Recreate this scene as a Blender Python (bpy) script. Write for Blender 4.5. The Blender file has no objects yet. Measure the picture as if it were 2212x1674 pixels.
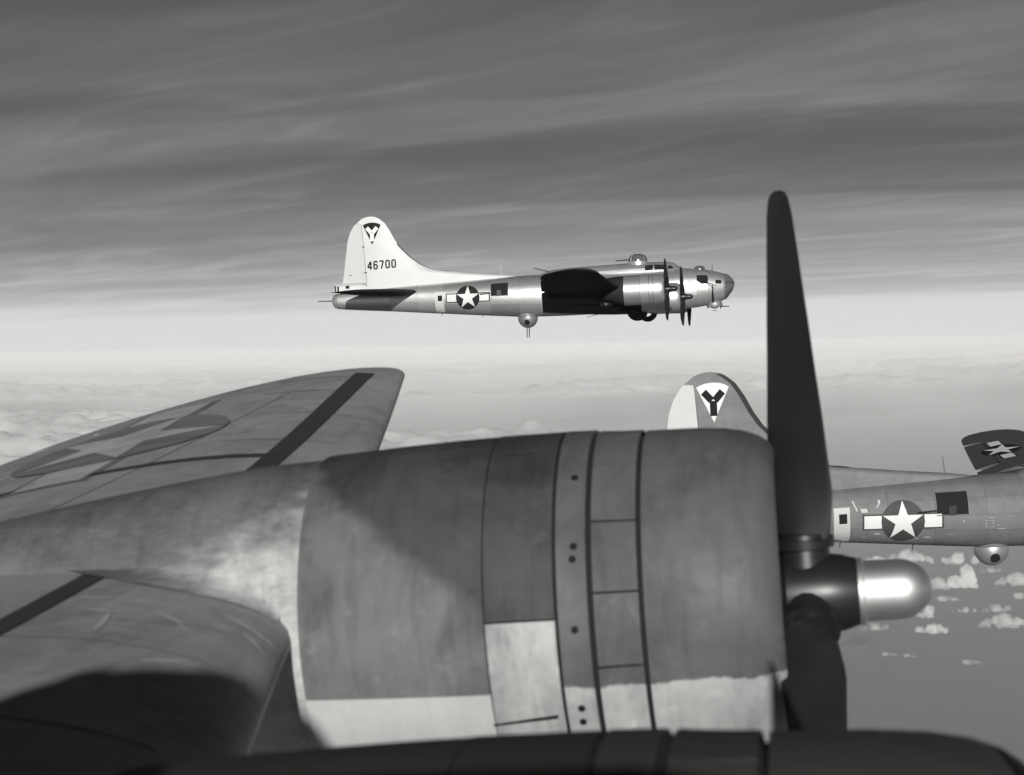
import bpy, bmesh, math, random
from mathutils import Vector, Matrix, noise
from bisect import bisect_right
random.seed(7)
S = bpy.context.scene
R = math.radians

# ------------------------------------------------------------------ camera
F_PX, W_PX = 4027.0, 2212.0
yaw = math.atan((1748 - 1106) / F_PX)
pit = math.atan((837 - 745) / F_PX)
roll = R(1.0)
Mc = Matrix.Rotation(yaw, 3, 'Z') @ Matrix.Rotation(-pit, 3, 'X')
right, fwd, up = Mc.col[0].copy(), Mc.col[1].copy(), Mc.col[2].copy()
r2 = right * math.cos(roll) - up * math.sin(roll)
u2 = up * math.cos(roll) + right * math.sin(roll)
cd = bpy.data.cameras.new('camera')
cd.sensor_width = 36.0
cd.lens = 36.0 * F_PX / W_PX
cd.clip_start, cd.clip_end = 0.05, 2.0e6
cd.dof.use_dof = True
cd.dof.focus_distance = 75.0
cd.dof.aperture_fstop = 4.0
cam = bpy.data.objects.new('camera', cd)
m = Matrix.Identity(4)
for i in range(3):
    m[i][0], m[i][1], m[i][2] = r2[i], u2[i], -fwd[i]
cam.matrix_world = m
S.collection.objects.link(cam)
S.camera = cam

# ------------------------------------------------------------------ light
SUN_EL = 14.3
SUN_FWD = 8.0          # degrees the sun stands ahead of straight abeam
SUN_STRENGTH = 4.6
vs = S.view_settings
vs.view_transform, vs.look, vs.gamma, vs.exposure = 'Standard', 'None', 1.0, 0.0
vs.use_curve_mapping = False
to_sun = Vector((math.sin(R(SUN_FWD)) * math.cos(R(SUN_EL)),
                 -math.cos(R(SUN_FWD)) * math.cos(R(SUN_EL)), math.sin(R(SUN_EL))))
sl = bpy.data.lights.new('sun', 'SUN')
sl.energy, sl.angle, sl.color = SUN_STRENGTH, R(0.5), (1.0, 0.985, 0.96)
so = bpy.data.objects.new('sun', sl)
so.rotation_euler = to_sun.to_track_quat('Z', 'Y').to_euler()
S.collection.objects.link(so)

world = bpy.data.worlds.new('World')
S.world = world
world.use_nodes = True
wt = world.node_tree
wt.nodes.clear()
def N(t, kind, **kw):
    n = t.nodes.new(kind)
    for k, v in kw.items():
        if hasattr(n, k):
            setattr(n, k, v)
        else:
            n.inputs[k].default_value = v
    return n
def math_(t, op, a, b=None, clamp=False):
    n = t.nodes.new('ShaderNodeMath'); n.operation = op; n.use_clamp = clamp
    for i, v in enumerate((a, b)):
        if v is None: continue
        if isinstance(v, (int, float)): n.inputs[i].default_value = v
        else: t.links.new(v, n.inputs[i])
    return n.outputs[0]
def mixf(t, f, a, b):
    n = t.nodes.new('ShaderNodeMix'); n.data_type = 'FLOAT'
    for i, v in ((0, f), (2, a), (3, b)):
        if isinstance(v, (int, float)): n.inputs[i].default_value = v
        else: t.links.new(v, n.inputs[i])
    return n.outputs[0]
sky = N(wt, 'ShaderNodeTexSky', sky_type='NISHITA', sun_disc=False)
sky.sun_elevation = R(SUN_EL)
sky.sun_rotation = math.atan2(to_sun.x, to_sun.y)
sky.altitude, sky.air_density, sky.dust_density, sky.ozone_density = 6500.0, 1.0, 0.6, 1.0
sep = N(wt, 'ShaderNodeSeparateColor'); wt.links.new(sky.outputs[0], sep.inputs[0])
# panchromatic film behind an orange filter: mostly the red record
pan = math_(wt, 'ADD', math_(wt, 'MULTIPLY', sep.outputs[0], 0.85), math_(wt, 'MULTIPLY', sep.outputs[1], 0.15))
clear = math_(wt, 'MULTIPLY', pan, 0.030)
tc = N(wt, 'ShaderNodeTexCoord')
sx = N(wt, 'ShaderNodeSeparateXYZ'); wt.links.new(tc.outputs['Generated'], sx.inputs[0])
el = math_(wt, 'MAXIMUM', sx.outputs[2], 0.004)
# high cirrus sheet: direction projected onto a level layer, drawn out along the wind
px = math_(wt, 'DIVIDE', sx.outputs[0], math_(wt, 'ADD', el, 0.05))
py = math_(wt, 'DIVIDE', sx.outputs[1], math_(wt, 'ADD', el, 0.05))
cx = N(wt, 'ShaderNodeCombineXYZ'); wt.links.new(px, cx.inputs[0]); wt.links.new(py, cx.inputs[1])
def streak(rot, sc, detail, rough, dist, loc=(0, 0, 0)):
    mp = N(wt, 'ShaderNodeMapping'); mp.vector_type = 'TEXTURE'
    mp.inputs['Rotation'].default_value = (0, 0, R(rot)); mp.inputs['Scale'].default_value = sc
    mp.inputs['Location'].default_value = loc
    wt.links.new(cx.outputs[0], mp.inputs[0])
    n = N(wt, 'ShaderNodeTexNoise'); n.inputs['Scale'].default_value = 1.0; n.inputs['Detail'].default_value = detail
    n.inputs['Roughness'].default_value = rough; n.inputs['Distortion'].default_value = dist
    wt.links.new(mp.outputs[0], n.inputs['Vector'])
    return n.outputs[0]
s1 = streak(-40, (1.5, 0.62, 1), 4, 0.5, 1.3)
s2 = streak(-3, (11.0, 1.9, 1), 3, 0.45, 0.5, (22.0, 1.5, 0))
s3 = streak(-30, (2.0, 0.35, 1), 4, 0.5, 0.8, (1.3, 0.2, 0))
def ss(v, a, b):
    n = wt.nodes.new('ShaderNodeMapRange'); n.interpolation_type = 'SMOOTHSTEP'
    wt.links.new(v, n.inputs[0]); n.inputs[1].default_value = a; n.inputs[2].default_value = b
    return n.outputs[0]
cir = math_(wt, 'ADD', math_(wt, 'MULTIPLY', ss(s1, 0.40, 0.74), 0.45), math_(wt, 'MULTIPLY', ss(s2, 0.36, 0.64), 0.80))
cir = math_(wt, 'MULTIPLY', cir, math_(wt, 'ADD', math_(wt, 'MULTIPLY', ss(s3, 0.25, 0.75), 0.3), 0.8))
# optical path of the veil lengthens towards the horizon
path = math_(wt, 'POWER', math_(wt, 'DIVIDE', 0.028, el), 2.4)
path = math_(wt, 'MULTIPLY', path, math_(wt, 'ADD', 0.62, math_(wt, 'MULTIPLY', cir, 0.75)))
slant = math_(wt, 'DIVIDE', 1.0, math_(wt, 'ADD', math_(wt, 'MULTIPLY', el, 2.6), 0.62))
thin = math_(wt, 'MULTIPLY', math_(wt, 'MULTIPLY', math_(wt, 'POWER', cir, 1.5), 0.145), slant)
tau = math_(wt, 'ADD', path, thin)
alpha = math_(wt, 'SUBTRACT', 1.0, math_(wt, 'EXPONENT', math_(wt, 'MULTIPLY', tau, -1.0)))
lum = mixf(wt, alpha, clear, 0.70)
cc = N(wt, 'ShaderNodeCombineColor')
for i in range(3): wt.links.new(lum, cc.inputs[i])
bg = N(wt, 'ShaderNodeBackground'); wt.links.new(cc.outputs[0], bg.inputs[0]); bg.inputs[1].default_value = 1.0
wo = N(wt, 'ShaderNodeOutputWorld'); wt.links.new(bg.outputs[0], wo.inputs[0])

S.cycles.max_bounces = 8
S.cycles.volume_bounces = 3
S.cycles.transparent_max_bounces = 12
S.cycles.use_denoising = True

# ------------------------------------------------------------------ helpers
C = S.collection
def tag(o, label=None, cat=None, group=None, kind=None):
    if label: o['label'] = label
    if cat: o['category'] = cat
    if group: o['group'] = group
    if kind: o['kind'] = kind
    return o
def mesh(name, verts, faces, smooth=True, angle=35):
    me = bpy.data.meshes.new(name)
    me.from_pydata([tuple(v) for v in verts], [], faces)
    me.validate()
    if smooth:
        for p in me.polygons: p.use_smooth = True
        me.set_sharp_from_angle(angle=R(angle))
    me.materials.append(None)
    return me
def obj(name, me, mat_, parent=None, loc=None):
    o = bpy.data.objects.new(name, me)
    C.objects.link(o)
    mats = mat_ if isinstance(mat_, (list, tuple)) else [mat_]
    while len(me.materials) < len(mats): me.materials.append(None)
    for i, mm in enumerate(mats):
        o.material_slots[i].link = 'OBJECT'
        o.material_slots[i].material = mm
    if parent is not None: o.parent = parent
    if loc is not None: o.location = loc
    return o
def interp(tab, x):
    xs = [t[0] for t in tab]
    if x <= xs[0]: return tab[0][1]
    if x >= xs[-1]: return tab[-1][1]
    i = bisect_right(xs, x) - 1
    t = (x - xs[i]) / (xs[i + 1] - xs[i])
    return tab[i][1] * (1 - t) + tab[i + 1][1] * t
def lin(a, b, n): return [a + (b - a) * i / (n - 1) for i in range(n)]

# ------------------------------------------------------------------ materials
def mat(name, base, rough=0.5, metal=0.0, var=0.15, scale=(1, 3, 3), rnd=0.0, spec=0.5, fine=0.0, bump=0.0, zsplit=None, low=None, slope_tone=None, blotch=0.0):
    """grey-scale painted or bare metal skin with mottling, streaks along the airflow and per-panel tone"""
    ma = bpy.data.materials.new(name); ma.use_nodes = True
    t = ma.node_tree; b = t.nodes['Principled BSDF']
    tc = N(t, 'ShaderNodeTexCoord')
    mp = N(t, 'ShaderNodeMapping'); mp.inputs['Scale'].default_value = scale
    t.links.new(tc.outputs['Object'], mp.inputs[0])
    n1 = N(t, 'ShaderNodeTexNoise'); n1.inputs['Scale'].default_value = 1.3; n1.inputs['Detail'].default_value = 7; n1.inputs['Roughness'].default_value = 0.62
    t.links.new(mp.outputs[0], n1.inputs['Vector'])
    v = math_(t, 'MULTIPLY', math_(t, 'SUBTRACT', n1.outputs[0], 0.5), 2.6 * var)
    if fine:
        n2 = N(t, 'ShaderNodeTexNoise'); n2.inputs['Scale'].default_value = 14; n2.inputs['Detail'].default_value = 5
        t.links.new(mp.outputs[0], n2.inputs['Vector'])
        v = math_(t, 'ADD', v, math_(t, 'MULTIPLY', math_(t, 'SUBTRACT', n2.outputs[0], 0.5), 2 * fine))
    if rnd:
        oi = N(t, 'ShaderNodeObjectInfo')
        v = math_(t, 'ADD', v, math_(t, 'MULTIPLY', math_(t, 'SUBTRACT', oi.outputs['Random'], 0.5), 2 * rnd))
    if blotch:                # stains: soft irregular patches and smears running round the skin
        for sc_, st_, lo_, hi_ in (((1.1, 0.9, 0.9), blotch, 0.40, 0.68), ((9.0, 1.6, 1.6), blotch * 0.45, 0.42, 0.70), ((4.0, 4.0, 4.0), -blotch * 0.8, 0.55, 0.75)):
            m5 = N(t, 'ShaderNodeMapping'); m5.inputs['Scale'].default_value = sc_; m5.inputs['Location'].default_value = (sc_[0] * 3.7, 1.3, sc_[1])
            t.links.new(tc.outputs['Object'], m5.inputs[0])
            n5 = N(t, 'ShaderNodeTexNoise'); n5.inputs['Scale'].default_value = 2.0; n5.inputs['Detail'].default_value = 6; n5.inputs['Roughness'].default_value = 0.6; n5.inputs['Distortion'].default_value = 0.6
            t.links.new(m5.outputs[0], n5.inputs['Vector'])
            r5 = t.nodes.new('ShaderNodeMapRange'); r5.interpolation_type = 'SMOOTHSTEP'; t.links.new(n5.outputs[0], r5.inputs[0])
            r5.inputs[1].default_value = lo_; r5.inputs[2].default_value = hi_
            v = math_(t, 'SUBTRACT', v, math_(t, 'MULTIPLY', r5.outputs[0], st_))
    base_o = base
    if zsplit is not None:
        sp = N(t, 'ShaderNodeSeparateXYZ'); t.links.new(tc.outputs['Object'], sp.inputs[0])
        n3 = N(t, 'ShaderNodeTexNoise'); n3.inputs['Scale'].default_value = 5.0; n3.inputs['Detail'].default_value = 8; n3.inputs['Roughness'].default_value = 0.65
        t.links.new(tc.outputs['Object'], n3.inputs['Vector'])
        zz = math_(t, 'ADD', sp.outputs[2], math_(t, 'MULTIPLY', math_(t, 'SUBTRACT', n3.outputs[0], 0.5), 0.09))
        mr = t.nodes.new('ShaderNodeMapRange'); t.links.new(zz, mr.inputs[0])
        mr.inputs[1].default_value = zsplit - 0.006; mr.inputs[2].default_value = zsplit + 0.006
        base_o = mixf(t, mr.outputs[0], low, base)
    if slope_tone is not None:      # (threshold, x slope, x origin, softness, noise, other tone): tone boundary slanting along the nacelle
        th_, kx, x0, sf, nz, other = slope_tone
        sp = N(t, 'ShaderNodeSeparateXYZ'); t.links.new(tc.outputs['Object'], sp.inputs[0])
        n4 = N(t, 'ShaderNodeTexNoise'); n4.inputs['Scale'].default_value = 4.0; n4.inputs['Detail'].default_value = 6
        t.links.new(mp.outputs[0], n4.inputs['Vector'])
        q = math_(t, 'ADD', sp.outputs[2], math_(t, 'MULTIPLY', math_(t, 'SUBTRACT', sp.outputs[0], x0), kx))
        q = math_(t, 'ADD', q, math_(t, 'MULTIPLY', math_(t, 'SUBTRACT', n4.outputs[0], 0.5), nz))
        mr = t.nodes.new('ShaderNodeMapRange'); mr.interpolation_type = 'SMOOTHSTEP'; t.links.new(q, mr.inputs[0])
        mr.inputs[1].default_value = th_ - sf; mr.inputs[2].default_value = th_ + sf
        base_o = mixf(t, mr.outputs[0], base, other)
    lumi = math_(t, 'MULTIPLY', math_(t, 'ADD', v, 1.0), base_o)
    lumi = math_(t, 'MINIMUM', math_(t, 'MAXIMUM', lumi, 0.004), 0.95)
    c = N(t, 'ShaderNodeCombineColor')
    for i in range(3): t.links.new(lumi, c.inputs[i])
    t.links.new(c.outputs[0], b.inputs['Base Color'])
    b.inputs['Metallic'].default_value = metal
    b.inputs['Specular IOR Level'].default_value = spec
    ro = math_(t, 'ADD', rough, math_(t, 'MULTIPLY', v, -0.25), True)
    t.links.new(ro, b.inputs['Roughness'])
    if bump:
        bp = N(t, 'ShaderNodeBump'); bp.inputs['Strength'].default_value = bump; bp.inputs['Distance'].default_value = 0.02
        t.links.new(n1.outputs[0], bp.inputs['Height']); t.links.new(bp.outputs[0], b.inputs['Normal'])
    return ma
M = {}
M['metal'] = mat('bare_aluminium', 0.62, 0.34, 0.75, 0.14, (1, 2, 2), rnd=0.20, bump=0.5, fine=0.06)
M['metal_grey'] = mat('dull_grey_metal', 0.27, 0.5, 0.5, 0.2, (2, 2, 2))
M['metal_fin'] = mat('bare_aluminium_tail', 0.52, 0.6, 0.1, 0.06, (1, 2, 2), rnd=0.03)
M['metal_shaded'] = mat('shaded_aluminium', 0.022, 0.7, 0.0, 0.25, (1, 2, 2), spec=0.15)  # shade put into the colour of the silver bomber's wings, tail and aft nacelles
M['olive'] = mat('olive_paint_far', 0.155, 0.6, 0.0, 0.14, (0.6, 2, 2), rnd=0.06, fine=0.07, bump=0.3, blotch=0.12, spec=0.3)
M['olive_dark'] = mat('olive_paint_dark', 0.06, 0.6, 0.0, 0.15, (0.6, 2, 2), rnd=0.03)
M['faint'] = mat('faint_chalk', 0.30, 0.8, 0, 0.1)
M['door'] = mat('pale_replacement_door', 0.42, 0.6, 0, 0.08)
M['white'] = mat('white_paint', 0.62, 0.6, 0, 0.05)
M['fabric'] = mat('doped_fabric', 0.50, 0.8, 0, 0.05)
M['blue'] = mat('insignia_blue', 0.018, 0.7, 0, 0.1, spec=0.15)
M['blue_worn'] = mat('insignia_blue_worn', 0.04, 0.7, 0, 0.25)
M['wing_white'] = mat('worn_white_on_wing', 0.43, 0.7, 0, 0.3, (0.5, 4, 2), fine=0.2, spec=0.2, blotch=0.25)
M['wing_blue'] = mat('worn_blue_on_wing', 0.17, 0.7, 0, 0.5, (0.5, 4, 2), fine=0.3, spec=0.2)
M['black'] = mat('black_paint', 0.010, 0.7, 0, 0.1, spec=0.15)
M['rubber'] = mat('black_rubber', 0.018, 0.75, 0, 0.1)
M['gun'] = mat('gun_metal', 0.03, 0.4, 0.6, 0.1)
M['void'] = mat('dark_interior', 0.006, 0.9, 0, 0.1)
M['glass'] = mat('dark_glazing', 0.02, 0.12, 0, 0.05, spec=0.6)
M['plexi'] = mat('weathered_plexiglas', 0.10, 0.22, 0.0, 0.12, spec=0.7)
M['chrome'] = mat('polished_dome', 0.62, 0.50, 0.95, 0.10, (1, 6, 6), fine=0.08)
M['own_wing'] = mat('faded_olive_wing', 0.31, 0.65, 0, 0.20, (0.45, 2.2, 2), fine=0.14, spec=0.3, blotch=0.22, bump=0.4)
M['own_cowl'] = mat('olive_cowl_paint', 0.108, 0.5, 0, 0.20, (0.9, 1.6, 1.6), rnd=0.10, fine=0.05, spec=0.25, zsplit=-0.20, low=0.42, blotch=0.28)
M['own_main'] = mat('olive_panel_paint', 0.14, 0.6, 0, 0.26, (1.1, 1.6, 1.6), rnd=0.04, fine=0.06, spec=0.25, slope_tone=(.55, .71, -1.92, .05, .12, .062), blotch=0.36, bump=0.25)  # darker tone above a slanted line on the panels
M['own_low'] = mat('pale_grey_lower_paint', 0.47, 0.6, 0, 0.09, (1, 2, 2), fine=0.06, blotch=0.14)
M['own_bare'] = mat('worn_bare_panel', 0.40, 0.5, 0.1, 0.25, (2, 2, 2), fine=0.14, blotch=0.4)
M['own_aft'] = mat('scuffed_nacelle_fairing', 0.46, 0.6, 0.0, 0.3, (1.4, 3, 3), fine=0.25, spec=0.25, slope_tone=(.52, -.40, -2.15, .16, .45, .135), blotch=0.3, bump=0.3)
M['own_walk'] = mat('walkway_black', 0.03, 0.8, 0, 0.3)
M['own_dark'] = mat('dark_olive_cowl', 0.058, 0.6, 0, 0.25, (1, 2, 2), rnd=0.1, spec=0.25, fine=0.1, blotch=0.35)
M['prop'] = mat('matt_black_blade', 0.012, 0.55, 0, 0.2)
M['hub'] = mat('oily_hub', 0.02, 0.4, 0.3, 0.3)

# ------------------------------------------------------------------ sea, haze, clouds
SEA_Z, DECK_Z = -2600.0, -1350.0
def water():
    ma = bpy.data.materials.new('grey_sea'); ma.use_nodes = True
    t = ma.node_tree; b = t.nodes['Principled BSDF']
    g = N(t, 'ShaderNodeNewGeometry')
    mp = N(t, 'ShaderNodeMapping'); mp.inputs['Scale'].default_value = (0.00012, 0.00004, 1); t.links.new(g.outputs['Position'], mp.inputs[0])
    n = N(t, 'ShaderNodeTexNoise'); n.inputs['Scale'].default_value = 1.0; n.inputs['Detail'].default_value = 6
    t.links.new(mp.outputs[0], n.inputs['Vector'])
    l = math_(t, 'ADD', 0.06, math_(t, 'MULTIPLY', n.outputs[0], 0.14))
    c = N(t, 'ShaderNodeCombineColor')
    for i in range(3): t.links.new(l, c.inputs[i])
    t.links.new(c.outputs[0], b.inputs['Base Color'])
    b.inputs['Roughness'].default_value = 0.55
    return ma
SEA_R = 420000.0
ring = [(SEA_R * math.cos(2 * math.pi * i / 96), SEA_R * math.sin(2 * math.pi * i / 96), SEA_Z) for i in range(96)]
tag(obj('sea', mesh('sea', ring, [list(range(96))], False), water()), kind='structure')

hz = bpy.data.materials.new('thin_haze'); hz.use_nodes = True
t = hz.node_tree; t.nodes.clear()
pv = N(t, 'ShaderNodeVolumePrincipled'); ho = N(t, 'ShaderNodeOutputMaterial')
HAZE = 1.4e-5
pv.inputs['Color'].default_value = (0.98, 0.98, 0.98, 1); pv.inputs['Density'].default_value = HAZE; pv.inputs['Anisotropy'].default_value = -0.2
t.links.new(pv.outputs[0], ho.inputs['Volume'])
hb = SEA_R + 2000
hv = [(x, y, z) for z in (SEA_Z - 2, 30.0) for x, y in ((-hb, -hb), (hb, -hb), (hb, hb), (-hb, hb))]
hf = [(0, 3, 2, 1), (4, 5, 6, 7), (0, 1, 5, 4), (1, 2, 6, 5), (2, 3, 7, 6), (3, 0, 4, 7)]
ho_ = obj('haze', mesh('haze', hv, hf, False), hz)
tag(ho_, kind='stuff')
tag(ho_, 'thin pale haze filling the air over the sea', 'haze')

def cloud_material():
    ma = bpy.data.materials.new('white_cloud'); ma.use_nodes = True
    t = ma.node_tree; t.nodes.clear()
    d = N(t, 'ShaderNodeBsdfDiffuse'); d.inputs[0].default_value = (0.95, 0.95, 0.95, 1)
    tr = N(t, 'ShaderNodeBsdfTranslucent'); tr.inputs[0].default_value = (0.8, 0.8, 0.8, 1)
    mx = N(t, 'ShaderNodeMixShader'); mx.inputs[0].default_value = 0.35
    t.links.new(d.outputs[0], mx.inputs[1]); t.links.new(tr.outputs[0], mx.inputs[2])
    at = N(t, 'ShaderNodeAttribute'); at.attribute_name = 'thick'
    tp = N(t, 'ShaderNodeBsdfTransparent')
    m2 = N(t, 'ShaderNodeMixShader')
    t.links.new(at.outputs['Fac'], m2.inputs[0]); t.links.new(tp.outputs[0], m2.inputs[1]); t.links.new(mx.outputs[0], m2.inputs[2])
    o = N(t, 'ShaderNodeOutputMaterial'); t.links.new(m2.outputs[0], o.inputs['Surface'])
    return ma
MC = cloud_material()
def fbm(p, o=5, h=1.0): return noise.fractal(p, h, 2.0, o)
def cloud_layer():
    az0 = math.atan2(fwd.y, fwd.x)
    NA, ND = 520, 430
    d0, d1 = 9000.0, 330000.0
    verts, thick = [], []
    k = math.log(d1 / d0)
    for j in range(ND):
        d = d0 * math.exp(k * j / (ND - 1))
        for i in range(NA):
            a = az0 + R(30) * (i / (NA - 1) * 2 - 1)
            x, y = d * math.cos(a), d * math.sin(a)
            p = Vector((x / 9000, y / 16000, 1.7))
            big = fbm(p, 4) + 0.35 * fbm(Vector((x / 60000, y / 60000, 8.2)), 2)
            det = fbm(Vector((x / 1500, y / 1500, 4.2)), 4)
            cov = big * 0.8 + det * 0.32
            # more broken towards the near side, thicker bank far out and to the left
            bias = -0.65 + 0.41 * min(1, max(0, (d - 16000) / 16000)) + 0.12 * min(1, max(0, (d - 50000) / 60000)) + 0.06 * min(1, max(0, (a - az0) / R(14)))
            th_ = max(0.0, min(1.0, (cov + bias) * 2.4))
            lump = 0.5 + 0.6 * fbm(Vector((x / 900, y / 900, 9.0)), 4)
            h = 480 * th_ ** 0.8 * (0.25 + 0.75 * max(0, lump))
            verts.append((x, y, DECK_Z - 150 + h)); thick.append(min(1.0, th_ * 2.2))
    faces = []
    for j in range(ND - 1):
        for i in range(NA - 1):
            q = (j * NA + i, j * NA + i + 1, (j + 1) * NA + i + 1, (j + 1) * NA + i)
            if max(thick[v] for v in q) > 0.0: faces.append(q)
    used = sorted({v for f in faces for v in f}); idx = {v: n for n, v in enumerate(used)}
    me = mesh('cloud_layer', [verts[v] for v in used], [tuple(idx[v] for v in f) for f in faces], True, 180)
    at = me.attributes.new('thick', 'FLOAT', 'POINT')
    at.data.foreach_set('value', [thick[v] for v in used])
    return me
tag(obj('cloud_layer', cloud_layer(), MC), 'broken layer of white cloud streaks stretching to the horizon', 'clouds', kind='stuff')

def puff(seed, n, spread):
    rg = random.Random(seed)
    bm = bmesh.new()
    for k in range(n):
        a, rr = rg.uniform(0, 6.28), rg.random() ** 0.6
        cx_, cy_ = math.cos(a) * rr * spread[0], math.sin(a) * rr * spread[1]
        hgt = max(0.0, 1 - rr * rr)
        r = (0.20 + 0.20 * rg.random()) * (0.45 + 0.55 * hgt)
        cz = rg.uniform(0, 1) * hgt * spread[2]
        ret = bmesh.ops.create_icosphere(bm, subdivisions=3, radius=r, matrix=Matrix.Translation((cx_, cy_, cz + r * 0.5)))
        for v in ret['verts']:
            c0 = Vector((cx_, cy_, cz + r * 0.5)); dv = v.co - c0
            q = v.co * 3.3 + Vector((seed, 0, 0))
            v.co = c0 + dv * (1 + 0.55 * fbm(q, 5, 0.8))
            if v.co.z < 0: v.co.z *= 0.25
    me = bpy.data.meshes.new('cumulus'); bm.to_mesh(me); bm.free()
    me.materials.append(None)
    return me
def vapour(name, dens):
    """even cloud droplets inside the lumpy hull: edges thin out by themselves"""
    ma = bpy.data.materials.new(name); ma.use_nodes = True
    t = ma.node_tree; t.nodes.clear()
    v = N(t, 'ShaderNodeVolumePrincipled'); o = N(t, 'ShaderNodeOutputMaterial')
    v.inputs['Color'].default_value = (1, 1, 1, 1); v.inputs['Density'].default_value = dens; v.inputs['Anisotropy'].default_value = -0.3
    t.links.new(v.outputs[0], o.inputs['Volume'])
    return ma
VAP = [vapour('dense_cloud_vapour', 0.011), vapour('thin_cloud_vapour', 0.005)]
puffs = [puff(11, 16, (0.55, 0.5, 0.85)), puff(23, 20, (1.1, 0.7, 0.35)), puff(37, 16, (1.6, 0.9, 0.12)), puff(41, 14, (0.6, 0.6, 0.6)), puff(53, 12, (1.7, 0.8, 0.08)), puff(67, 22, (1.4, 0.9, 0.22))]
# world x, y (m), half-size (m), shape, label
CL = [(951, 12160, 141, 0, 'round-topped white cumulus puff right of the propeller dome'),
      (795, 12156, 99, 5, 'ragged cloud shred trailing from the round cumulus puff'),
      (641, 10864, 85, 3, 'small upright cloud behind the tip of the propeller dome'),
      (637, 10317, 79, 1, 'lumpy cloud just below the tip of the propeller dome'),
      (1044, 10566, 102, 5, 'broad flat cloud below the ball turret of the olive bomber'),
      (1059, 11137, 69, 4, 'thin flat cloud streak above the broad flat cloud'),
      (876, 11093, 54, 4, None),
      (1310, 12351, 110, 5, 'wide ragged cloud patch beneath the olive bomber'),
      (1200, 12980, 58, 4, None),
      (679, 13619, 120, 5, 'cloud bank just above the propeller dome'),
      (450, 13617, 62, 1, 'lumpy little cloud behind the propeller hub'),
      (339, 10402, 62, 4, None),
      (473, 9515, 31, 2, None),
      (369, 9551, 35, 2, None),
      (752, 9328, 43, 2, 'lone cloud scrap lowest over the open sea'),
      (1007, 13510, 130, 4, 'long pale cloud streak just under the belly of the olive bomber'),
      (1261, 11695, 66, 2, None),
      (793, 11558, 60, 2, None)]
for n, (x, y, sc, kd, lb) in enumerate(CL):
    o = obj('cumulus_cloud', puffs[kd], VAP[0 if kd in (0, 1, 3) else 1])
    rm = o.modifiers.new('union', 'REMESH'); rm.mode = 'VOXEL'; rm.voxel_size = 0.045
    o.location = (x, y, DECK_Z - 250); o.scale = (sc, sc * 1.2, sc); o.rotation_euler = (0, 0, n * 1.7 if kd == 0 else 0.16 + (n % 3 - 1) * 0.3)
    tag(o, lb or 'small flat white cloud scrap low over the grey sea', 'cloud', 'small clouds over the sea')

# ------------------------------------------------------------------ bomber geometry (x forward = -station, y to port, z up)
TOPB = [(0, 0), (.05, .16), (.14, .26), (.36, .48), (.76, .64), (1.22, .75), (1.51, .81), (2.2, .9), (2.84, .95), (11.5, .9), (12.87, .85), (15.2, .74), (17.52, .65), (20.2, .53), (22.3, .32), (22.45, .24), (22.55, .12), (22.62, -.1)]
BOT = [(0, 0), (.05, -.18), (.12, -.36), (.28, -.55), (.44, -.77), (.61, -.88), (1.2, -1.08), (2.0, -1.22), (2.69, -1.29), (3.68, -1.31), (6.76, -1.38), (9.25, -1.42), (10.94, -1.41), (12.03, -1.38), (12.96, -1.31), (15.27, -1.13), (16.9, -1.0), (19.2, -.81), (20.48, -.72), (22.2, -.58), (22.45, -.48), (22.55, -.33), (22.62, -.1)]
WID = [(0, 0), (.05, .17), (.14, .31), (.36, .49), (.6, .61), (1.2, .82), (2, .99), (3, 1.1), (4, 1.15), (11, 1.15), (13, 1.05), (15, .89), (17, .72), (19, .57), (21, .43), (22.2, .34), (22.45, .27), (22.55, .17), (22.62, 0)]
HUMP = [(2.8, 0), (2.84, .95), (3.12, 1.13), (3.35, 1.29), (3.69, 1.35), (4.77, 1.35), (5.78, 1.35), (6.36, 1.32), (8, 1.26), (9.15, 1.22), (10.03, 1.14), (10.55, .98), (10.7, .9), (10.75, 0)]
HW = [(2.84, .5), (3.3, .62), (4, .78), (6, .8), (8, .74), (10.6, .6)]
def sec(s):
    t, b, w = interp(TOPB, s), interp(BOT, s), interp(WID, s)
    return t, b, w, (t + b) / 2
def rad(s, a):
    t, b, w, zc = sec(s)
    hb_ = max((t - b) / 2, 1e-4); w = max(w, 1e-4)
    c, sn = abs(math.cos(a)), math.sin(a)
    r = 1 / ((c / w) ** 2.15 + (abs(sn) / hb_) ** 2.15) ** (1 / 2.15)
    h = interp(HUMP, s)
    if h > 0 and sn > 0:
        r = max(r, 1 / ((c / interp(HW, s)) ** 3.2 + (sn / max(h - zc, .01)) ** 3.2) ** (1 / 3.2))
    return r
def fus_pt(s, a, off=0.0):
    t, b, w, zc = sec(s)
    r = rad(s, a) + off
    return Vector((-s, r * math.cos(a), zc + r * math.sin(a)))
def fus_side(s, z, off=0.004, side=-1):
    t, b, w, zc = sec(s)
    lo, hi = -math.pi / 2, math.pi / 2
    for _ in range(26):
        mid = (lo + hi) / 2
        if zc + rad(s, mid) * math.sin(mid) < z: lo = mid
        else: hi = mid
    r = rad(s, lo)
    return Vector((-s, side * (r * math.cos(lo) + off), z))
def loft(rows, close=True, cap0=False, cap1=False):
    v, f = [], []
    n = len(rows[0])
    for r in rows: v += r
    for j in range(len(rows) - 1):
        for i in range(n if close else n - 1):
            k = (i + 1) % n
            f.append((j * n + i, j * n + k, (j + 1) * n + k, (j + 1) * n + i))
    if cap0: f.append(tuple(reversed(range(n))))
    if cap1: f.append(tuple(range((len(rows) - 1) * n, len(rows) * n)))
    return v, f
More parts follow.
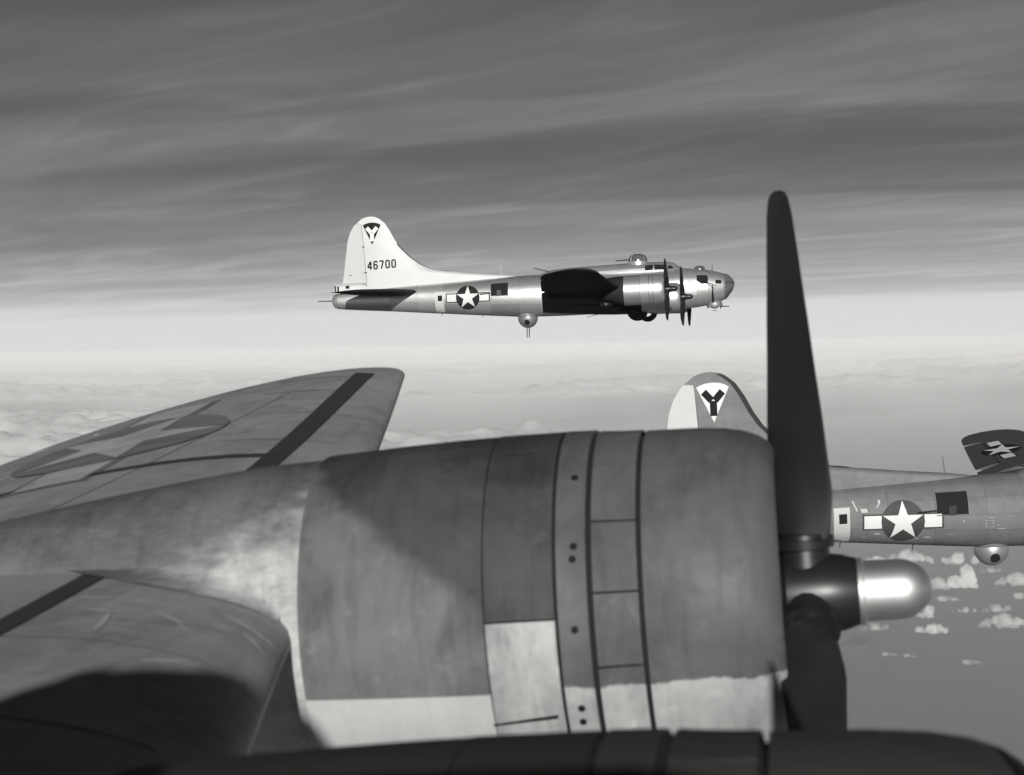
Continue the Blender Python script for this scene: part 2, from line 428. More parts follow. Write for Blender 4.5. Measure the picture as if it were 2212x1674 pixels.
def lathe(prof, n=48, close_ends=False, ax=(0, 0, 0), half=None):
    """profile of (x, r) swept about the x axis"""
    a0, a1 = half if half else (0, 2 * math.pi)
    cnt = n if not half else n + 1
    rows = []
    for x, r in prof:
        rows.append([Vector((ax[0] + x, ax[1] + r * math.cos(a0 + (a1 - a0) * i / n), ax[2] + r * math.sin(a0 + (a1 - a0) * i / n))) for i in range(cnt)])
    return loft(rows, not half, close_ends, close_ends)
def merge(*parts):
    V, F = [], []
    for v, f in parts:
        k = len(V); V += list(v); F += [tuple(i + k for i in q) for q in f]
    return V, F
def tube(p0, p1, r0, r1=None, n=10):
    p0, p1 = Vector(p0), Vector(p1); r1 = r0 if r1 is None else r1
    d = (p1 - p0).normalized(); q = d.to_track_quat('Z', 'Y')
    rows = [[p + q @ Vector((r * math.cos(6.2832 * i / n), r * math.sin(6.2832 * i / n), 0)) for i in range(n)] for p, r in ((p0, r0), (p1, r1))]
    return loft(rows, True, True, True)
def box(x0, x1, y0, y1, z0, z1):
    v = [Vector((x, y, z)) for z in (z0, z1) for x, y in ((x0, y0), (x1, y0), (x1, y1), (x0, y1))]
    return v, [(0, 3, 2, 1), (4, 5, 6, 7), (0, 1, 5, 4), (1, 2, 6, 5), (2, 3, 7, 6), (3, 0, 4, 7)]
def sphere(c, r, n=20, sx=1, sy=1, sz=1):
    rows = []
    for j in range(n + 1):
        a = math.pi * j / n
        rr = max(math.sin(a), 1e-4)
        rows.append([Vector((c[0] + sx * r * rr * math.cos(6.2832 * i / (2 * n)), c[1] + sy * r * rr * math.sin(6.2832 * i / (2 * n)), c[2] + sz * r * math.cos(a))) for i in range(2 * n)])
    return loft(rows)

# flat shapes laid onto a curved skin
def decal(polys, fn, cell=0.12):
    bm = bmesh.new()
    for k, poly in enumerate(polys):
        vs_ = [bm.verts.new((u, v, 0.0006 * k)) for u, v in poly]
        bm.faces.new(vs_)
    bmesh.ops.triangulate(bm, faces=bm.faces[:])
    for ax in (0, 1):
        lo = min(v.co[ax] for v in bm.verts); hi = max(v.co[ax] for v in bm.verts)
        n = int((hi - lo) / cell)
        for i in range(1, n + 1):
            co = Vector((0, 0, 0)); co[ax] = lo + i * (hi - lo) / (n + 1)
            no = Vector((0, 0, 0)); no[ax] = 1
            bmesh.ops.bisect_plane(bm, geom=bm.verts[:] + bm.edges[:] + bm.faces[:], dist=1e-5, plane_co=co, plane_no=no)
    me = bpy.data.meshes.new('decal')
    for v in bm.verts:
        v.co = fn(v.co.x, v.co.y, v.co.z)
    bm.to_mesh(me); bm.free()
    for p in me.polygons: p.use_smooth = True
    me.materials.append(None)
    return me
def ngon(cx_, cy_, r, n=40): return [(cx_ + r * math.cos(6.28319 * i / n), cy_ + r * math.sin(6.28319 * i / n)) for i in range(n)]
def star(cx_, cy_, r, a0=math.pi / 2):
    return [(cx_ + (r if i % 2 == 0 else r * .382) * math.cos(a0 + i * math.pi / 5), cy_ + (r if i % 2 == 0 else r * .382) * math.sin(a0 + i * math.pi / 5)) for i in range(10)]
def rect(x0, x1, y0, y1): return [(x0, y0), (x1, y0), (x1, y1), (x0, y1)]
def bar(p, q, w):
    p, q = Vector((p[0], p[1])), Vector((q[0], q[1])); d = (q - p).normalized(); n_ = Vector((-d.y, d.x)) * w / 2
    return [tuple(p + n_), tuple(p - n_), tuple(q - n_), tuple(q + n_)]

# --- wing
def w_le(y): return 5.455 + (y - 8.07) * (.132 if y > 8.07 else .17)
def w_te(y): return 10.65 - .11 * y
TIP0, TIP1 = 12.9, 15.45
TIPMODE = ['own']
def w_edges(y):
    le, te = w_le(y), w_te(y)
    if TIPMODE[0] != 'own':
        if y > 13.9:
            u = min(1.0, (y - 13.9) / (TIP1 - 13.9)); k = 1 - math.sqrt(max(0, 1 - u ** 3.5)); c = te - le
            te -= c * .56 * k; le += c * .43 * k
    elif y > TIP0:
        u = min(1.0, (y - TIP0) / (TIP1 - TIP0))
        k = 1 - math.sqrt(max(0, 1 - u ** 2.3))
        c = te - le; te -= c * .87 * k
        if y > 15.0:
            u = min(1.0, (y - 15.0) / (TIP1 - 15.0)); le += c * .12 * (1 - math.sqrt(max(0, 1 - u * u)))
    return le, te
def w_z(y): return -.33 + (y - 8.07) * .0787 + (.0062 * (y - 8.07) ** 2 if y > 8.07 else 0)
def w_pt(y, t, top, off=0.0, side=1):
    le, te = w_edges(y); c = max(te - le, .02)
    cf = w_te(y) - w_le(y)
    th_ = (.18 - .08 * y / 15.8) * min(1.0, (c / cf) ** .6 if c < cf else 1)
    if c < cf * .999: th_ = (.18 - .08 * y / 15.8) * (c / cf) ** .15
    t = min(max(t, 0), 1)
    yt = 5 * th_ * c * (.2969 * t ** .5 - .126 * t - .3516 * t * t + .2843 * t ** 3 - .1036 * t ** 4)
    if y > 14.9: yt *= max(.12, math.sqrt(max(0, 1 - ((y - 14.9) / (TIP1 - 14.9)) ** 2)))
    s = le + c * t
    cam_ = .02 * c * 4 * t * (1 - t)
    z = w_z(y) - (s - w_le(y)) * .045 + cam_ + (yt if top else -yt)
    return Vector((-s, side * y, z + (off if top else -off)))
def w_top(s, y, off=0.005, side=1):
    le, te = w_edges(y)
    return w_pt(y, (s - le) / max(te - le, .02), True, off, side)
def wing_part(side, y0, y1, t0=0.0, t1=1.0, ny=40, nt=22, hinge=None):
    """closed airfoil body; hinge(y) gives the chord fraction where a control surface begins"""
    ys = lin(y0, y1, ny)
    if y1 > 15: ys = ys[:-1] + lin(ys[-2], y1, 8)[1:]
    rows = []; 
    for y in ys:
        a, b = t0, t1
        if hinge: a, b = hinge(y)
        ts = [a + (b - a) * (1 - math.cos(math.pi / 2 * i / (nt - 1))) if a == 0 else a + (b - a) * i / (nt - 1) for i in range(nt)]
        rows.append([w_pt(y, t_, True, 0, side) for t_ in reversed(ts)] + [w_pt(y, t_, False, 0, side) for t_ in ts[1 if a == 0 else 0:]])
    v, f = loft(rows, True, True, True)
    n = len(rows[0])
    if side < 0: f = [tuple(reversed(q)) for q in f]
    me = mesh('wing', v, f, True, 50)
    me.materials.append(None)
    for p in me.polygons:
        i = min(v_ % n for v_ in p.vertices) if len(p.vertices) == 4 else 0
        if len(p.vertices) == 4:
            i = p.vertices[0] % n if side > 0 else p.vertices[3] % n
            p.material_index = 1 if i >= nt - 1 else 0
    return me
AIL = (10.2, 13.6, 0.76)

# --- fin and tail
FLE = [(.5, 12.3), (.88, 11.9), (1.01, 12.87), (1.11, 14.02), (1.32, 15.76), (1.37, 16.33), (1.51, 16.91), (1.79, 17.48), (2.22, 18.04), (2.79, 18.6), (3.21, 18.88), (3.74, 19.15), (4.16, 19.42), (4.4, 19.7), (4.53, 19.95), (4.57, 20.2)]
FTE = [(.5, 22.0), (.83, 21.96), (1.24, 21.88), (2.74, 21.65), (3.26, 21.57), (3.72, 21.41), (4.11, 21.16), (4.44, 20.74), (4.55, 20.45), (4.57, 20.22)]
HNG = [(.5, 20.5), (.84, 20.53), (1.42, 20.57), (2.87, 20.66), (3.98, 20.73), (4.33, 20.8), (4.6, 20.9)]
def fin_h(s, z):
    dl = max(0, s - interp(FLE, z)); dt = max(0, interp(FTE, z) - s)
    tm = interp([(.5, .24), (1.2, .2), (2.5, .15), (4.0, .09), (4.57, .035)], z)
    return .012 + tm * (1 - math.exp(-dl / .5)) * min(1.0, .06 + dt / 2.0)
def fin_pt(s, z, off=.005, side=-1): return Vector((-s, side * (fin_h(s, z) + off), z))
def fin_mesh(zs, sa, sb, nt=26, pinch=True):
    rows = []
    for z in zs:
        a, b = sa(z), sb(z)
        if b < a: b = a + .001
        ts = [a + (b - a) * (1 - math.cos(math.pi / 2 * i / (nt - 1))) for i in range(nt)] if pinch else lin(a, b, nt)
        rows.append([fin_pt(s, z, 0, -1) for s in ts] + [fin_pt(s, z, 0, 1) for s in reversed(ts)])
    v, f = loft(rows, True, True, True)
    return mesh('fin', v, f, True, 40)
def st_le(y): return 17.45 + .33 * y + (1.5 * (1 - math.sqrt(max(0, 1 - ((y - 5.3) / 1.26) ** 2))) if y > 5.3 else 0)
def st_te(y):
    te = 20.75 + .85 * min(1, max(0, (y - .3) / 1.3)) - .04 * y
    if y > 5.3: te -= .75 * (1 - math.sqrt(max(0, 1 - ((y - 5.3) / 1.26) ** 2)))
    return te
def st_hinge(y): return min(19.95 + .02 * y, st_te(y) - .02)
def tail_mesh(side, fa, fb, y0, y1, full_a, nt=14):
    rows = []
    for y in lin(y0, y1, 24):
        le, te = st_le(y), st_te(y); a, b = fa(y), max(fb(y), fa(y) + .01); c = te - le
        tk = .115 if y < 5 else .115 * max(.2, math.sqrt(max(0, 1 - ((y - 5) / 1.57) ** 2)))
        up_, dn = [], []
        for i in range(nt):
            s = a + (b - a) * i / (nt - 1) if not full_a else a + (b - a) * (1 - math.cos(math.pi / 2 * i / (nt - 1)))
            t_ = min(1, max(0, (s - le) / c))
            h = 5 * tk * c * (.2969 * t_ ** .5 - .126 * t_ - .3516 * t_ * t_ + .2843 * t_ ** 3 - .1036 * t_ ** 4)
            up_.append(Vector((-s, side * y, .22 + h))); dn.append(Vector((-s, side * y, .22 - h)))
        rows.append(up_ + list(reversed(dn)))
    v, f = loft(rows, True, True, True)
    if side > 0: f = [tuple(reversed(q)) for q in f]
    return mesh('tail', v, f, True, 40)

# --- engine, built about the propeller hub at the origin
COWL = [(-.64, .70), (-.30, .60), (-.17, .575), (-.115, .595), (-.10, .62), (-.105, .65), (-.125, .68), (-.165, .71), (-.23, .735), (-.32, .752), (-.45, .762), (-.66, .766)]
def blade(n=30):
    rows = []
    wid = [(0, .16), (.18, .2), (.28, .27), (.45, .325), (.8, .345), (1.2, .335), (1.5, .30), (1.66, .265), (1.73, .22), (1.755, .17), (1.768, .07)]
    thk = [(0, .13), (.2, .12), (.32, .085), (.5, .06), (.9, .038), (1.5, .02), (1.77, .008)]
    for r in lin(.1, 1.6, 26) + lin(1.62, 1.768, 12):
        ph = math.atan(.80 / max(r, .42)) ; w, th_ = interp(wid, r), interp(thk, r)
        row = []
        for i in range(n):
            a = 6.28319 * i / n
            ca, sa = math.cos(a), math.sin(a)
            u = w / 2 * ca; v_ = th_ / 2 * sa * (1 if ca < 0 else (1 - .5 * ca))
            # chord lies at pitch ph from the disc plane
            row.append(Vector((u * math.sin(ph) + v_ * math.cos(ph), -u * math.cos(ph) + v_ * math.sin(ph), r)))
        rows.append(row)
    v, f = loft(rows, True, True, True)
    return mesh('blade', v, f, True, 60)
BODY = [(-2.0, .738, .74, -.735), (-2.16, .738, .735, -.735), (-2.45, .725, .725, -.66), (-2.8, .70, .69, -.57), (-3.2, .66, .64, -.49), (-3.7, .60, .57, -.42), (-4.4, .50, .45, -.36), (-5.2, .36, .26, -.30), (-6.0, .14, .02, -.25)]
def body_pt(x, a, off=0):
    i = max(0, min(len(BODY) - 2, next((k for k in range(len(BODY) - 1) if BODY[k + 1][0] <= x), len(BODY) - 2)))
    p, q = BODY[i], BODY[i + 1]; t_ = (x - p[0]) / (q[0] - p[0])
    w, tp, bt = (p[k] * (1 - t_) + q[k] * t_ for k in (1, 2, 3))
    b = tp if math.sin(a) > 0 else -bt
    return Vector((x, (w + off) * math.cos(a), (b + off) * math.sin(a)))
def body_mesh():
    xs = [-2.0, -2.1] + lin(-2.16, -6.0, 28)
    rows = [[body_pt(x, 6.28319 * i / 56) for i in range(56)] for x in xs]
    v, f = loft(rows, True, True, True)
    return mesh('nacelle', v, f, True, 40)
def shell(x0, x1, a0, a1, r, thick=.012, n=None, m_=4, r_end=None):
    """curved sheet-metal panel about the engine axis, angles in degrees from starboard (toward the fuselage for a port engine), up positive"""
    n = n or max(3, int(abs(a1 - a0) / 5))
    rows = []; r0_ = r
    for k in range(m_):
        x = x0 + (x1 - x0) * k / (m_ - 1)
        if r_end: r = r0_ + (r_end - r0_) * (k / (m_ - 1)) ** 1.5
        row = []
        for i in range(n + 1):
            a = R(180 - (a0 + (a1 - a0) * i / n))
            row.append(Vector((x, r * math.cos(a), r * math.sin(a))))
        for i in range(n, -1, -1):
            a = R(180 - (a0 + (a1 - a0) * i / n))
            row.append(Vector((x, (r - thick) * math.cos(a), (r - thick) * math.sin(a))))
        rows.append(row)
    v, f = loft(rows, True, True, True)
    return mesh('panel', v, f, True, 40)
def hub_mesh():
    parts = [lathe([(-.13, .02), (-.13, .13), (-.09, .17), (.06, .18), (.16, .165), (.24, .14), (.245, .02)], 32)]
    for k in range(3):
        a = R(120 * k)
        d = Vector((0, math.sin(a), math.cos(a)))
        parts.append(tube(d * .08, d * .27, .125, .10, 18))
        parts.append(tube(d * .21, d * .25, .135, .135, 18))
    return mesh('hub', *merge(*parts), True, 40)
def dome_mesh():
    pr = [(.22, .02), (.22, .145), (.245, .147), (.25, .133), (.40, .131)]
    pr += [(.40 + .145 * math.sin(a), .131 * math.cos(a)) for a in lin(.15, 1.56, 12)]
    return mesh('dome', *lathe(pr, 36), True, 50)
def engine_face():
    parts = [lathe([(-.42, .02), (-.42, .68), (-.46, .69)], 36), lathe([(-.13, .02), (-.14, .16), (-.24, .24), (-.42, .28)], 24)]
    for k in range(9):
        a = R(40 * k + 20); d = Vector((0, math.sin(a), math.cos(a)))
        parts.append(tube(d * .25 + Vector((-.33, 0, 0)), d * .62 + Vector((-.33, 0, 0)), .085, .08, 10))
    return mesh('engine', *merge(*parts), True, 40)
def wheel_mesh():
    pr = [(-.16, .25), (-.2, .4), (-.17, .5), (-.09, .56), (.09, .56), (.17, .5), (.2, .4), (.16, .25)]
    v, f = lathe(pr, 28)
    v = [Vector((-2.4 + p.y, p.x, -.62 + p.z)) for p in v]
    return mesh('wheel', v, f, True, 40)
def turbo_mesh():
    v, f = lathe([(0, .03), (.02, .2), (.12, .3), (.3, .3), (.4, .22), (.42, .03)], 20)
    v = [Vector((-3.1 + p.y, p.z, -.78 + p.x * .6)) for p in v]
    return mesh('turbo', v, f, True, 40)
CACHE = {}
def cached(key, fn, *a):
    if key not in CACHE: CACHE[key] = fn(*a)
    return CACHE[key]
ENG = [(2.70, 4.6, -.715), (3.30, 9.0, -.37)]

def build_engine(root, eng, side, mm, blade_deg, inner, detail=False):
    s, y, z = eng
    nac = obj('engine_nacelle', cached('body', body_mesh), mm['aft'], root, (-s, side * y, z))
    obj('nose_cowl', cached('cowl', lambda: mesh('cowl', *lathe(COWL, 64), True, 50)), mm['cowl'], nac)
    obj('firewall_drum', cached(('drum', detail), lambda: mesh('drum', *lathe([(-.6, .60), (-.6, .735), (-.9, .765 if detail else .735), (-1.33, .765 if detail else .735), (-2.12, .735), (-2.12, .60)], 48), True, 40)), M['void'], nac)
    obj('engine_block', cached('engine', engine_face), M['gun'], nac)
    obj('propeller_hub', cached('hub', hub_mesh), M['hub'], nac).rotation_euler = (R(blade_deg), 0, 0)
    obj('propeller_dome', cached('dome', dome_mesh), mm['dome'], nac)
    for k in range(3):
        b = obj('propeller_blade', cached('blade', blade), M['prop'], nac)
        b.rotation_euler = (R(blade_deg + 120 * k), 0, 0)
    if detail:
        for k in range(16):
            a = 13.5 + 22.5 * k
            obj('cowl_flap', cached(('flap', k), shell, -.682, -.868, a + .35, a + 22.15, .770, .012, None, 4, .782 + .004 * ((k * 7) % 3 - 1)), mm['flap'], nac)
        rg = obj('cowl_ring', cached('ring', lambda: mesh('ring', *lathe([(-.893, .75), (-.893, .783), (-1.018, .786), (-1.018, .75)], 72), True, 40)), mm['ring'], nac)
        for dx, a in ((-.942, 53), (-.942, 28), (-.948, 24), (-.952, 3), (-.958, -22), (-.96, -27)):
            aa = R(180 - a); d = Vector((0, math.cos(aa), math.sin(aa)))
            obj('fastener_hole', mesh('hole', *tube(d * .75 + Vector((dx, 0, 0)), d * .787 + Vector((dx, 0, 0)), .016, .016, 12), False), M['black'], nac)
        for a0, a1, mk in ((70, 150, 'main'), (6.6, 69.5, 'acc'), (-33, 6, 'bare'), (-90, -33.6, 'low'), (150.5, 269.4, 'main')):
            obj('accessory_panel', cached(('acc', a0), shell, -1.034, -1.328, a0, a1, .785, .012), mm[mk], nac)
        for a0, a1, mk in ((-15.5, 76, 'main'), (76.6, 195, 'main'), (-90, -16.1, 'low'), (195.6, 269.4, 'low')):
            obj('side_panel', cached(('side', a0), shell, -1.334, -2.14, a0, a1, .783 if a0 != -15.5 else .786, .012, None, 9, .752 if a0 != -15.5 else .755), mm[mk], nac)
        aa = R(180 + 25)
        sl_ = [Vector((x, .7875 * math.cos(R(180 - a)), .7875 * math.sin(R(180 - a)))) for x, a in ((-1.34, -26.2), (-1.06, -23.8), (-1.06, -25.2), (-1.34, -27))]
        obj('cooling_slit', mesh('slit', sl_, [(0, 1, 2, 3)], False), M['black'], nac)
    else:
        obj('cowl_flap_ring', cached('flapring', lambda: mesh('fr', *lathe([(-.68, .73), (-.68, .765), (-.87, .772), (-.87, .74)], 48), True, 40)), mm['flap'], nac)
        obj('side_panel', cached('sidep', lambda: mesh('sp', *lathe([(-.89, .75), (-.89, .76), (-1.32, .76), (-1.32, .75)], 48), True, 40)), mm['acc'], nac)
        obj('side_panel', cached('sidep2', lambda: mesh('sp', *lathe([(-1.335, .75), (-1.335, .76), (-2.14, .757), (-2.14, .74)], 48), True, 40)), mm['main'], nac)
    obj('turbo_supercharger', cached('turbo', turbo_mesh), M['gun'], nac)
    if detail: nac.scale = (1, 1.02, 1.02)
    if inner: obj('main_wheel', cached('wheel', wheel_mesh), M['rubber'], nac)
    return nac

# --- fuselage
def core_mesh():
    ss_ = [.58, .8, 1.2, 1.6, 2.0, 2.5, 2.8, 2.84, 3.0, 3.12, 3.35, 3.7, 4.2] + lin(4.9, 10.0, 12) + [10.3, 10.55, 10.7, 10.76] + lin(11.2, 22.0, 24) + [22.2, 22.35, 22.45, 22.52, 22.57, 22.6, 22.615]
    rows = [[fus_pt(s, 6.28319 * i / 64, -.012) for i in range(64)] for s in ss_]
    return mesh('core', *loft(rows, True, True, True), True, 45)
PAN_S = [.6, 1.45, 2.05, 2.84, 3.7, 4.95, 6.36, 7.95, 9.2, 10.7, 11.86, 13.45, 14.9, 16.1, 17.6, 19.2, 20.8, 22.25]
PAN_A = [-112, -68, -24, 2, 30, 62, 118, 150, 178, 204, 248]
def panel_mesh(k, j):
    s0, s1, a0, a1 = PAN_S[k] + .003, PAN_S[k + 1] - .003, R(PAN_A[j]), R(PAN_A[j + 1])
    ex = [s0] + [s for s in (2.9, 3.0, 3.12, 3.35, 10.03, 10.3, 10.55) if s0 + .02 < s < s1 - .02] + [s1]
    ss_ = []
    for a, b in zip(ex, ex[1:]): ss_ += lin(a, b, max(2, int((b - a) / .3) + 1))[:-1]
    ss_.append(s1)
    g = .0022
    rows = [[fus_pt(s, a0 + g + (a1 - a0 - 2 * g) * i / 9) for i in range(10)] for s in ss_]
    v, f = loft(rows, False)
    return mesh('panel', v, f, True, 45)
def nose_mesh():
    ss_ = [0.002, .02, .05, .09, .14, .22, .3, .36, .44, .52, .575]
    rows = [[fus_pt(s, 6.28319 * i / 48, 0) for i in range(48)] for s in ss_]
    return mesh('nose', *loft(rows, True, True, False), True, 60)
def turret_dome(c, r, hgt, base):
    rows = []
    for j in range(12):
        a = math.pi / 2 * j / 11
        rr = r * max(.02, math.cos(a) ** .6)
        rows.append([Vector((c[0] + rr * math.cos(6.28319 * i / 32), c[1] + rr * math.sin(6.28319 * i / 32), c[2] + base + hgt * math.sin(a))) for i in range(32)])
    return mesh('dome', *loft(rows, True, False, True), True, 60)

DIG = {'4': [((.62, 0), (.62, 1)), ((.62, 1), (.05, .32)), ((.05, .28), (.85, .28))],
       '6': [((.12, .88), (.12, .12)), ((.12, .95), (.72, .95)), ((.12, .05), (.72, .05)), ((.72, .12), (.72, .5)), ((.12, .55), (.72, .55)), ((.72, .95), (.72, .8))],
       '7': [((.02, .95), (.78, .95)), ((.75, .95), (.35, 0))],
       '0': [((.1, .14), (.1, .86)), ((.72, .14), (.72, .86)), ((.1, .86), (.22, .96)), ((.22, .95), (.6, .95)), ((.6, .96), (.72, .86)), ((.1, .14), (.22, .04)), ((.22, .05), (.6, .05)), ((.6, .04), (.72, .14))],
       'E': [((.1, 0), (.1, 1)), ((.1, .96), (.7, .96)), ((.1, .5), (.6, .5)), ((.1, .04), (.7, .04))],
       '3': [((.1, .95), (.7, .95)), ((.7, .95), (.4, .58)), ((.4, .55), (.7, .45)), ((.7, .5), (.7, .05)), ((.7, .05), (.1, .05))]}
def digits(txt, u0, v0, h, adv, wd):
    out = []
    for k, ch in enumerate(txt):
        for p, q in DIG[ch]:
            P = (u0 + k * adv + p[0] * adv * .88, v0 + p[1] * h); Q = (u0 + k * adv + q[0] * adv * .88, v0 + q[1] * h)
            out.append(bar(P, Q, wd))
    return out

def insignia(root, fn, cx_, cy_, r, dark, cell=.12, flip=1, rot=False, white='white'):
    """disc, star and two bars; fn maps (u, v, lift) to the skin"""
    def T(poly): return [((cx_ + v) if rot else (cx_ + u), (cy_ + u) if rot else (cy_ + v)) for u, v in poly]
    L = 1.87 * r; hb2 = .385 * r
    for sg in (-1, 1):
        x0, x1 = sorted((sg * r * .9, sg * L))
        o = obj('insignia_bar', decal([T(rect(x0, x1, -hb2, hb2))], lambda u, v, k: fn(u, v, .004), cell), dark, root)
        x0, x1 = sorted((sg * r * .98, sg * (L - .085 * r)))
        obj('white_bar', decal([T(rect(x0, x1, -hb2 * .80, hb2 * .80))], lambda u, v, k: fn(u, v, .007), cell), M[white], o)
    o = obj('insignia_disc', decal([T(ngon(0, 0, r))], lambda u, v, k: fn(u, v, .010), cell), dark, root)
    obj('white_star', decal([T(star(0, 0, r * .98, math.pi / 2 if flip > 0 else -math.pi / 2))], lambda u, v, k: fn(u, v, .014), cell), M[white], o)

def build_bomber(name, label, mm, style):
    root = bpy.data.objects.new(name, None); C.objects.link(root)
    TIPMODE[0] = style
    tag(root, label, 'bomber')
    fz = obj('fuselage', cached('core', core_mesh), M['void'] if style != 'own' else M['olive'], root)
    if style == 'own': fz.location = (.75, -.2, 0)  # unseen hull, nose and turret offset from the wing to steer their shadow
    if style == 'own':
        obj('nose_cone', cached('nose', nose_mesh), M['plexi'], root).location = (.75, -.2, 0)
    else:
        for k in range(len(PAN_S) - 1):
            for j in range(len(PAN_A) - 1):
                obj('skin_panel', cached(('pan', k, j), panel_mesh, k, j), mm['skin'], root)
        obj('tail_cone', cached('tailcone', lambda: mesh('tc', *loft([[fus_pt(s, 6.28319 * i / 40, .001) for i in range(40)] for s in (22.256, 22.35, 22.45, 22.52, 22.57, 22.6, 22.615)], True, False, True), True, 60)), mm['skin'], root)
        nc = obj('nose_cone', cached('nose', nose_mesh), M['plexi'], root)
        # framing rings of the glazed nose
        def ring_(s, w):
            return loft([[fus_pt(s + d, 6.28319 * i / 48, .006) for i in range(48)] for d in (0, w)])
        for q in range(10):
            ang = R(18 + 36 * q)
            obj('nose_rib', cached(('nrib', q), lambda: mesh('nrib', *merge(*[tube(fus_pt(a_, ang, .004), fus_pt(b_, ang, .004), .013, .013, 5) for a_, b_ in zip((.09, .16, .25, .35, .45), (.16, .25, .35, .45, .54))]), True)), mm['trim'] if q % 2 else M['gun'], nc)
        obj('nose_frame', cached('nring', lambda: mesh('nr', *merge(ring_(.535, .05)), True)), mm['trim'], nc)
    # top turret
    tt = obj('top_turret', cached('tt', turret_dome, (-5.27, 0, 1.30), .52, .42, .12), M['plexi'], root)
    obj('turret_ring', cached('ttr', lambda: mesh('ttr', *[(lambda vf: ([Vector((-5.27 + p.y, p.z, 1.22 + p.x)) for p in vf[0]], vf[1]))(lathe([(0, .56), (.2, .55), (.2, .5)], 36))][0], True)), mm['trim'], tt)
    if style == 'own': tt.location = (.75, -.2, 0)
    for yy in (-.18, .18):
        obj('gun', cached(('ttg', yy), lambda: mesh('g', *tube((-5.2, yy, 1.56), (-6.5, yy, 1.50), .03, .022), True)), M['gun'], tt)
    for q in range(4):
        a = R(45 + 90 * q)
        pts = [(-5.27 + .53 * max(.02, math.cos(b) ** .6) * math.cos(a), .53 * max(.02, math.cos(b) ** .6) * math.sin(a), 1.425 + .425 * math.sin(b)) for b in lin(0, 1.4, 8)]
        obj('turret_rib', cached(('ttrib', q), lambda: mesh('rib', *merge(*[tube(pts[i], pts[i + 1], .014, .014, 6) for i in range(7)]), True)), mm['trim'], tt)
    # wings
    sides = (1,) if style == 'own' else (-1, 1)
    for sd in sides:
        hg = lambda y: (0.0, AIL[2] - .006) if AIL[0] - .01 < y < AIL[1] + .01 else (0.0, 1.0)
        def wing_all(sd=sd):
            ys = lin(.6, AIL[0] - .008, 26) + lin(AIL[0] - .004, AIL[1] + .004, 16) + lin(AIL[1] + .008, 14.7, 8) + lin(14.75, TIP1 - .06, 12) + [TIP1 - .03, TIP1 - .01, TIP1]
            nt = 24; rows = []
            for y in ys:
                a, b = hg(y)
                ts = [a + (b - a) * (1 - math.cos(math.pi / 2 * i / (nt - 1))) for i in range(nt)]
                rows.append([w_pt(y, t_, True, 0, sd) for t_ in reversed(ts)] + [w_pt(y, t_, False, 0, sd) for t_ in ts[1:]])
            n = len(rows[0])
            v, f = loft(rows, True, False, True)
            mats = [0 if (q[0] % n) < nt - 1 else 1 for q in f]
            if sd > 0: f = [tuple(reversed(q)) for q in f]
            me = mesh('wing', v, f, True, 50); me.materials.append(None)
            for p, mi in zip(me.polygons, mats): p.material_index = mi
            return me
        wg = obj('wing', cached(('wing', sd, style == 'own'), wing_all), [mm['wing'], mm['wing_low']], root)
        def ail(sd=sd):
            rows = []
            for y in lin(AIL[0] + .01, AIL[1] - .01, 18):
                ts = lin(AIL[2] + .004, 1, 8)
                rows.append([w_pt(y, t_, True, 0, sd) for t_ in reversed(ts)] + [w_pt(y, t_, False, 0, sd) for t_ in ts])
            v, f = loft(rows, True, True, True)
            if sd > 0: f = [tuple(reversed(q)) for q in f]
            return mesh('aileron', v, f, True, 40)
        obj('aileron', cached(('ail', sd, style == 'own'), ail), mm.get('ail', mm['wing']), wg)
    for sd in sides:
        for k, e in enumerate(ENG):
            deg = style_deg[style][k]
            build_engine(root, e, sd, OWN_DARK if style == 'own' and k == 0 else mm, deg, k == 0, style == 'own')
    if style == 'own': return root

    # ---- details of the two neighbouring aircraft (their starboard sides face us)
    fin = obj('fin', cached('fin', lambda: fin_mesh(lin(.45, 1.0, 8) + lin(1.05, 4.0, 30) + lin(4.05, 4.56, 14), lambda z: interp(FLE, z), lambda z: interp(HNG, z) - .012 if z < 4.2 else interp(FTE, z))), mm['fin'], root)
    obj('rudder', cached('rud', lambda: fin_mesh(lin(.84, 4.17, 36), lambda z: interp(HNG, z) + .012, lambda z: interp(FTE, z), 14, False)), mm['rudder'], root)
    for sd in (-1, 1):
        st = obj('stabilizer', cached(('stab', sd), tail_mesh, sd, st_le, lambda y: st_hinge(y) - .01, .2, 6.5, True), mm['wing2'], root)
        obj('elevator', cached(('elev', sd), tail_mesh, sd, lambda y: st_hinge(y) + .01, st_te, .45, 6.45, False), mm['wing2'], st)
    # fin boot: dark leading-edge strip
    zb = lin(1.33, 3.0, 24) if style == 'silver' else lin(1.33, 4.5, 40)
    rows = []
    for z in zb:
        s0 = interp(FLE, z); wd = .05 if style == 'silver' else .16
        rows.append([fin_pt(s0 + wd * f_, z, .006, -1) for f_ in (1, .5, .1)] + [Vector((-(s0 - .012), 0, z + .006))] + [fin_pt(s0 + wd * f_, z, .006, 1) for f_ in (.1, .5, 1)])
    obj('deicer_boot', mesh('boot', *loft(rows, False), True, 60), M['rubber'], root)
    # tail gunner's canopy
    cv = []
    for s, hw, z1 in ((20.3, .2, .60), (20.8, .3, .78), (22.05, .34, .80), (22.36, .32, .80), (22.44, .30, .40)):
        cv.append([Vector((-s, y_, z_)) for y_, z_ in ((-hw - .03, .28), (-hw, z1 - .12), (-hw * .7, z1), (hw * .7, z1), (hw, z1 - .12), (hw + .03, .28))])
    cn = obj('tail_canopy', cached('tcan', lambda: mesh('tcan', *loft(cv, False, False, False), True, 30)), mm['fin'], root)
